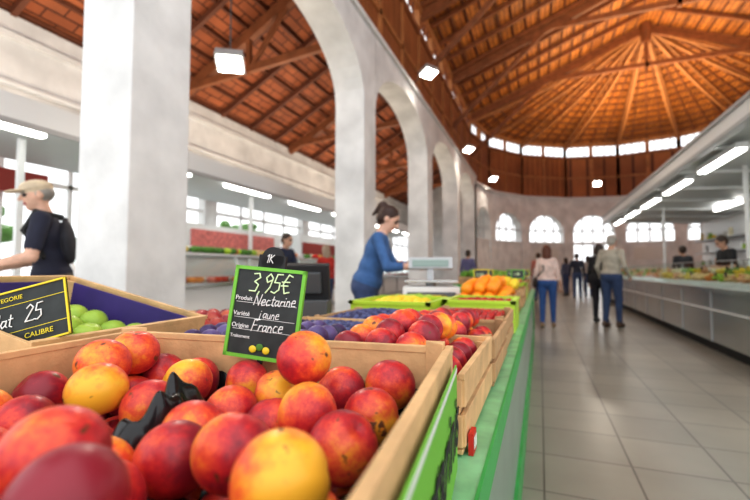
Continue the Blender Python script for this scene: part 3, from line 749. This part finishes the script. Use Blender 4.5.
# ------------------------------------------------------------ people (SDF -> surface nets)
def surface_nets(F,org,h):
    nx,ny,nz=F.shape; S=F<0
    sm=np.zeros((nx-1,ny-1,nz-1,3),np.float32); ct=np.zeros((nx-1,ny-1,nz-1),np.float32)
    cs=[(i,j,k) for i in(0,1) for j in(0,1) for k in(0,1)]
    sl=lambda A,c:A[c[0]:nx-1+c[0],c[1]:ny-1+c[1],c[2]:nz-1+c[2]]
    for a in cs:
        for ax in range(3):
            if a[ax]==1: continue
            bb_=list(a); bb_[ax]=1; Fa=sl(F,a);Fb=sl(F,bb_); mk=(Fa<0)!=(Fb<0)
            den=np.where(mk,Fa-Fb,1); t=np.where(mk,Fa/den,0)
            for d in range(3):
                sm[...,d]+=np.where(mk,a[d]+(t if d==ax else 0),0)
            ct+=mk
    act=ct>0; idx=np.full(act.shape,-1,np.int64); n=int(act.sum()); idx[act]=np.arange(n)
    ijk=np.argwhere(act); V=(ijk+sm[act]/ct[act][:,None])*h+org
    faces=[]
    for ax in range(3):
        u,w_=(ax+1)%3,(ax+2)%3
        A=np.take(S,range(0,S.shape[ax]-1),ax);B=np.take(S,range(1,S.shape[ax]),ax)
        for flip,mk in((False,A&~B),(True,~A&B)):
            p=np.argwhere(mk); p=p[(p[:,u]>0)&(p[:,w_]>0)&(p[:,u]<S.shape[u]-1)&(p[:,w_]<S.shape[w_]-1)]
            if len(p)==0: continue
            q=[]
            for du,dw in((-1,-1),(0,-1),(0,0),(-1,0)):
                c=p.copy(); c[:,u]+=du; c[:,w_]+=dw; q.append(idx[c[:,0],c[:,1],c[:,2]])
            f=np.stack(q,1); 
            if flip: f=f[:,::-1]
            faces.append(f)
    return V,np.concatenate(faces)
def sdf(pr,P):
    k=pr[0]
    if k=='c':
        _,a,b_,ra,rb=pr[:5]; pa=P-a; ba=b_-a; h=np.clip((pa@ba)/max(1e-9,ba@ba),0,1)
        return np.linalg.norm(pa-h[...,None]*ba,axis=-1)-(ra+(rb-ra)*h)
    _,c,r,Rm=pr[:4]; q=(P-c)@Rm; k0=np.linalg.norm(q/r,axis=-1); k1=np.linalg.norm(q/(r*r),axis=-1)+1e-9
    return k0*(k0-1)/k1
def rx(a): return np.array([[1,0,0],[0,math.cos(a),-math.sin(a)],[0,math.sin(a),math.cos(a)]])
def rz(a): return np.array([[math.cos(a),-math.sin(a),0],[math.sin(a),math.cos(a),0],[0,0,1]])
CACHE={}
def cm(col,rough=.8):
    k=(col,rough)
    if k not in CACHE: CACHE[k]=mat('cloth_%d'%len(CACHE),col,rough,var=.22,vscale=16,bump=.35,bscale=14)
    return CACHE[k]
def person(name,loc,yaw,H=1.7,top=(.1,.15,.3),pants=(.05,.08,.18),skin=(.62,.36,.25),hair=(.05,.03,.02),style='short',female=False,
           lean=0,hy=0,hp=0,hands=None,stride=0.0,sleeve='long',shoes=(.05,.05,.05),vox=.011,extra=None,fat=1.0,cap=(.6,.5,.35),pole=(0,-1,-.3)):
    L=[]; A=lambda *x:np.array(x,float); RL=rx(-R(lean)); piv=A(0,0,.95)
    U=lambda p:(p-piv)@RL.T+piv
    def E(c,r,lab,Rm=None,k=.03): L.append(('e',A(*c) if not isinstance(c,np.ndarray) else c,A(*r),np.eye(3) if Rm is None else Rm,lab,k))
    def C(a,b_,ra,rb,lab,k=.025): L.append(('c',a,b_,ra,rb,lab,k))
    hw=1.08 if female else 1.0; sw=.9 if female else 1.0
    E((0,-.01,.94),(.165*hw*fat,.12*fat,.13),'pants')
    E(U(A(0,0,1.0)),(.168*hw*fat,.125*fat,.09),'top',RL)
    E(U(A(0,.0,1.11)),(.142*fat,.108*fat,.16),'top',RL); E(U(A(0,0,1.28)),(.172*sw,.112,.17),'top',RL)
    C(U(A(-.14*sw,-.005,1.385)),U(A(.14*sw,-.005,1.385)),.058,.058,'top')
    if female:
        for s in(-1,1): E(U(A(s*.07,.075,1.26)),(.062,.052,.062),'top',RL)
    C(U(A(0,-.01,1.40)),U(A(0,.012,1.52)),.056,.05,'skin',.02)
    for s in(-1,1):
        hip=A(s*.088*hw,0,.90); ank=A(s*.10,s*stride,.09); kn=(hip+ank)/2+A(0,.03+abs(stride)*.15,0.02)
        C(hip,kn,.092*fat,.063,'pants'); C(kn,ank+A(0,0,.02),.062,.047,'pants'); 
        C(kn+A(0,-.025,-.08),kn+A(0,-.02,-.2),.045,.04,'pants')
        E((s*.10,s*stride+.055,.045),(.046,.13,.046),'shoe',None,.01); E((s*.10,s*stride-.03,.06),(.04,.055,.06),'shoe',None,.01)
    hc=U(A(0,.025,1.585)); RH=RL@rz(R(hy))@rx(R(-hp)); T=lambda *p:hc+RH@A(*p)
    E(T(0,-.012,.02),(.074,.094,.092),'skin',RH,.015); E(T(0,.022,-.04),(.055,.066,.072),'skin',RH,.02); E(T(0,.05,-.088),(.028,.028,.022),'skin',RH,.015)
    C(T(0,.084,.012),T(0,.104,-.022),.008,.013,'skin',.008)
    for s in(-1,1):
        E(T(s*.076,-.005,-.012),(.011,.021,.031),'skin',RH,.005)
        E(T(s*.03,.079,.006),(.014,.008,.007),'eye',RH,.002); C(T(s*.015,.086,.026),T(s*.045,.078,.028),.005,.004,'hair',.003)
    C(T(-.02,.085,-.058),T(.02,.085,-.058),.007,.007,'lip',.004)
    if style=='cap':
        E(T(0,-.03,.01),(.079,.085,.065),'hair',RH,.01)
        E(T(0,-.008,.055),(.085,.104,.060),'cap',RH,.006); E(T(0,.115,.040),(.062,.068,.011),'cap',RH,.01)
    else:
        E(T(0,-.028,.042),(.084,.093,.083),'hair',RH,.008)
        E(T(0,-.05,-.01),(.076,.065,.075),'hair',RH,.01)
        if style=='bun': 
            E(T(0,-.115,.075),(.045,.045,.045),'hair',RH,.015); C(T(0,-.13,.06),T(0,-.15,-.04),.03,.014,'hair',.02)
        if style=='tail': C(T(0,-.12,.03),T(0,-.15,-.10),.035,.02,'hair',.02)
        if style=='long':
            E(T(0,-.06,-.07),(.085,.055,.11),'hair',RH,.02)
            for s in(-1,1): C(T(s*.07,-.03,.02),T(s*.07,-.04,-.12),.025,.02,'hair',.02)
    hands=hands or {}
    for s in(-1,1):
        sh=U(A(s*.178*sw,-.005,1.385)); key='R' if s>0 else 'L'
        W=hands.get(key,None); W=A(*W) if W is not None else U(A(s*.25,.06,.86))
        l1,l2=.285,.25; d=W-sh; D=np.linalg.norm(d)
        if D>(l1+l2)*.995: W=sh+d/D*(l1+l2)*.995; d=W-sh; D=np.linalg.norm(d)
        a_=(l1*l1-l2*l2+D*D)/(2*D); hh=math.sqrt(max(0,l1*l1-a_*a_)); dn=d/D; pl=A(pole[0]+s*.35,pole[1],pole[2]); pl=pl-(pl@dn)*dn; pl/=np.linalg.norm(pl)
        el=sh+dn*a_+pl*hh; f=(W-el)/np.linalg.norm(W-el)
        C(sh,el,.055 if not female else .047,.042,'top',.03)
        if sleeve=='short':
            L[-1]=('c',sh,sh+(el-sh)*.72,.06,.054,'top',.02); C(sh+(el-sh)*.5,el,.044,.040,'skin',.01)
        C(el,W,.040,.027,'top' if sleeve=='long' else 'skin',.02)
        if sleeve=='mid': L[-1]=('c',el,el+(W-el)*.45,.042,.038,'top',.012); C(el+(W-el)*.3,W,.035,.026,'skin',.01)
        if sleeve=='long': C(el+(W-el)*.9,W,.034,.034,'top',.006)
        n=A(-s,.25,-.2); n=n-(n@f)*f; n/=np.linalg.norm(n); sd=np.cross(f,n); 
        if sd@A(0,1,.2)<0: sd=-sd
        Rh=np.stack([sd,n,f],1)
        E(W+f*.05,(.042,.018,.052),'skin',Rh,.012)
        for i,(o_,ln) in enumerate(((.031,.068),(.011,.078),(-.010,.072),(-.030,.056))):
            b0=W+f*.088+sd*o_; b1=b0+(f*.8+n*.35+sd*o_*2)*ln*.5; b2=b1+(f*.45+n*.75)*ln*.5
            C(b0,b1,.0095,.009,'skin',.003); C(b1,b2,.009,.0075,'skin',.003)
        t0=W+f*.03+sd*.036; t1=t0+(f*.5+sd*.7+n*.2)*.038; t2=t1+(f*.8+sd*.2+n*.35)*.03
        C(t0,t1,.0125,.011,'skin',.006); C(t1,t2,.0105,.009,'skin',.004)
    if extra: extra(L,E,C,U,A,RL)
    mats={'top':cm(top),'pants':cm(pants),'skin':cm(skin,.5),'hair':cm(hair,.5),'shoe':cm(shoes,.6),'eye':cm((.03,.02,.02),.3),'lip':cm((.45,.14,.12),.5),'cap':cm(cap),'bag':cm((.05,.035,.03),.6),'pack':cm((.04,.04,.05),.8),'strap':cm((.03,.03,.03),.8),'apron':cm((.06,.14,.08),.8)}
    s=H/1.70; h=vox/s
    lo=np.array([1e9]*3);hi=-lo; bbs=[]
    for p in L:
        if p[0]=='c': a=np.minimum(p[1],p[2])-max(p[3],p[4]); c=np.maximum(p[1],p[2])+max(p[3],p[4])
        else: a=p[1]-p[2].max(); c=p[1]+p[2].max()
        bbs.append((a,c)); lo=np.minimum(lo,a);hi=np.maximum(hi,c)
    lo-=.04;hi+=.04; n=np.ceil((hi-lo)/h).astype(int)+1; F=np.full(tuple(n),.3,np.float32)
    for p,(a,c) in zip(L,bbs):
        k=p[-1]; i0=np.maximum(0,((a-.05-lo)/h).astype(int)); i1=np.minimum(n,((c+.05-lo)/h).astype(int)+2)
        g=np.stack(np.meshgrid(*[lo[d]+np.arange(i0[d],i1[d])*h for d in range(3)],indexing='ij'),-1)
        d=sdf(p,g); S=F[i0[0]:i1[0],i0[1]:i1[1],i0[2]:i1[2]]
        hh=np.clip(k-np.abs(S-d),0,None)/k; F[i0[0]:i1[0],i0[1]:i1[1],i0[2]:i1[2]]=np.minimum(S,d)-hh*hh*k*.25
    V,Fc=surface_nets(F,lo,h)
    V[:,2]=np.maximum(V[:,2],.0)
    ctr=V[Fc].mean(1); best=np.full(len(ctr),1e9); lab=np.zeros(len(ctr),int); names=list(mats); bias={'eye':-.006,'lip':-.005,'hair':-.004,'cap':-.006,'strap':-.006,'bag':-.004,'pack':-.004,'shoe':-.004,'apron':-.004}
    for p in L:
        d=sdf(p,ctr)+bias.get(p[-2],0); mk=d<best; best[mk]=d[mk]; lab[mk]=names.index(p[-2])
    me=bpy.data.meshes.new(name); me.from_pydata((V*s).tolist(),[],Fc.tolist())
    for nm in names: me.materials.append(mats[nm])
    me.polygons.foreach_set('material_index',lab.tolist()); me.polygons.foreach_set('use_smooth',[True]*len(me.polygons)); me.update()
    o=bpy.data.objects.new(name,me); COL.objects.link(o); o.location=loc; o.rotation_euler=(0,0,R(yaw))
    sm=o.modifiers.new('smooth','SMOOTH'); sm.factor=.35; sm.iterations=1
    return o
def backpack(L,E,C,U,A,RL):
    E(U(A(0,-.125,1.22)),(.12,.05,.17),'pack',RL,.01)
    for s in(-1,1): 
        C(U(A(s*.11,-.12,1.40)),U(A(s*.11,.03,1.455)),.016,.016,'strap',.006); C(U(A(s*.11,.03,1.455)),U(A(s*.12,.112,1.32)),.016,.016,'strap',.006); C(U(A(s*.12,.112,1.32)),U(A(s*.15,.02,1.12)),.016,.016,'strap',.006)
def handbag(L,E,C,U,A,RL):
    E((-.24,-.02,.93),(.05,.13,.11),'bag',None,.008); C(A(-.21,.02,1.02),U(A(-.10,.03,1.45)),.011,.011,'strap',.004); C(U(A(-.10,.03,1.45)),A(-.05,-.14,1.2),.011,.011,'strap',.004); C(A(-.05,-.14,1.2),A(-.22,-.08,1.02),.011,.011,'strap',.004)
person('vendor_woman',(-1.47,3.50,0),-76,1.69,top=(.055,.14,.33),hair=(.045,.018,.012),style='bun',female=True,lean=17,hp=16,hy=-4,
       hands={'R':(.17,.46,1.12),'L':(-.15,.48,1.15)},sleeve='mid',vox=.0075,skin=(.72,.44,.33),fat=1.1)
person('customer_man',(-3.60,2.14,0),142,1.80,top=(.02,.022,.045),pants=(.10,.09,.08),style='cap',hair=(.35,.33,.3),cap=(.70,.58,.42),lean=8,hp=5,hy=18,
       hands={'L':(-.22,.33,1.04),'R':(.18,.33,1.04)},sleeve='short',vox=.0075,extra=backpack,skin=(.72,.44,.32))
person('shopper_woman',(.12,8.53,0),-6,1.54,top=(.80,.62,.56),pants=(.035,.10,.30),hair=(.13,.04,.02),style='long',female=True,stride=.06,sleeve='mid',extra=handbag,vox=.010,shoes=(.3,.2,.12),fat=1.08)
person('shopper_man',(1.25,9.0,0),-35,1.74,top=(.46,.43,.36),pants=(.04,.07,.16),hair=(.42,.39,.35),style='short',lean=3,hp=10,hands={'R':(.24,.16,.95),'L':(-.24,.10,.90)},stride=.05,vox=.010,fat=1.12,shoes=(.10,.06,.04))
person('shopper_woman',(1.14,9.75,0),-30,1.62,top=(.02,.02,.025),pants=(.02,.02,.03),hair=(.04,.025,.02),style='long',female=True,hp=10,vox=.012,fat=1.15)
person('vendor_man',(3.42,9.9,0),100,1.76,top=(.02,.02,.022),pants=(.03,.03,.03),style='short',lean=14,hp=15,hands={'R':(.15,.36,1.08),'L':(-.15,.36,1.08)},sleeve='short',vox=.011)
p=unproj(281,248,7.2); person('vendor_man',(p[0],p[1],0),-95,1.72,top=(.02,.03,.07),vox=.013,hands={'R':(.15,.4,1.05),'L':(-.15,.4,1.05)},lean=10,sleeve='short')
p=unproj(326,256,8.4); person('shopper_woman',(p[0]+.0,p[1],0),60,1.58,top=(.65,.05,.04),female=True,style='long',hair=(.5,.4,.3),vox=.013)
for u,D,H,tp,st in((577,15.5,1.7,(.03,.035,.06),'short'),(588,16.6,1.65,(.5,.45,.42),'long'),(508,14.5,1.66,(.45,.16,.12),'short'),(632,12.2,1.72,(.05,.05,.06),'short'),(566,17.5,1.6,(.1,.12,.2),'long'),(492,12.8,1.68,(.15,.15,.3),'tail')):
    p=unproj(u,260,D); x,y=p[0],p[1]
    if u==632: x,y=3.5,13.2
    if u==492: x,y=-2.0,12.6
    if u==508: x,y=-.05,15.2
    person('shopper_man' if st=='short' else 'shopper_woman',(x,y,0),random.uniform(-60,60),H,top=tp,style=st,female=(st!='short'),vox=.015,stride=.05)
print('objects',len(bpy.data.objects))
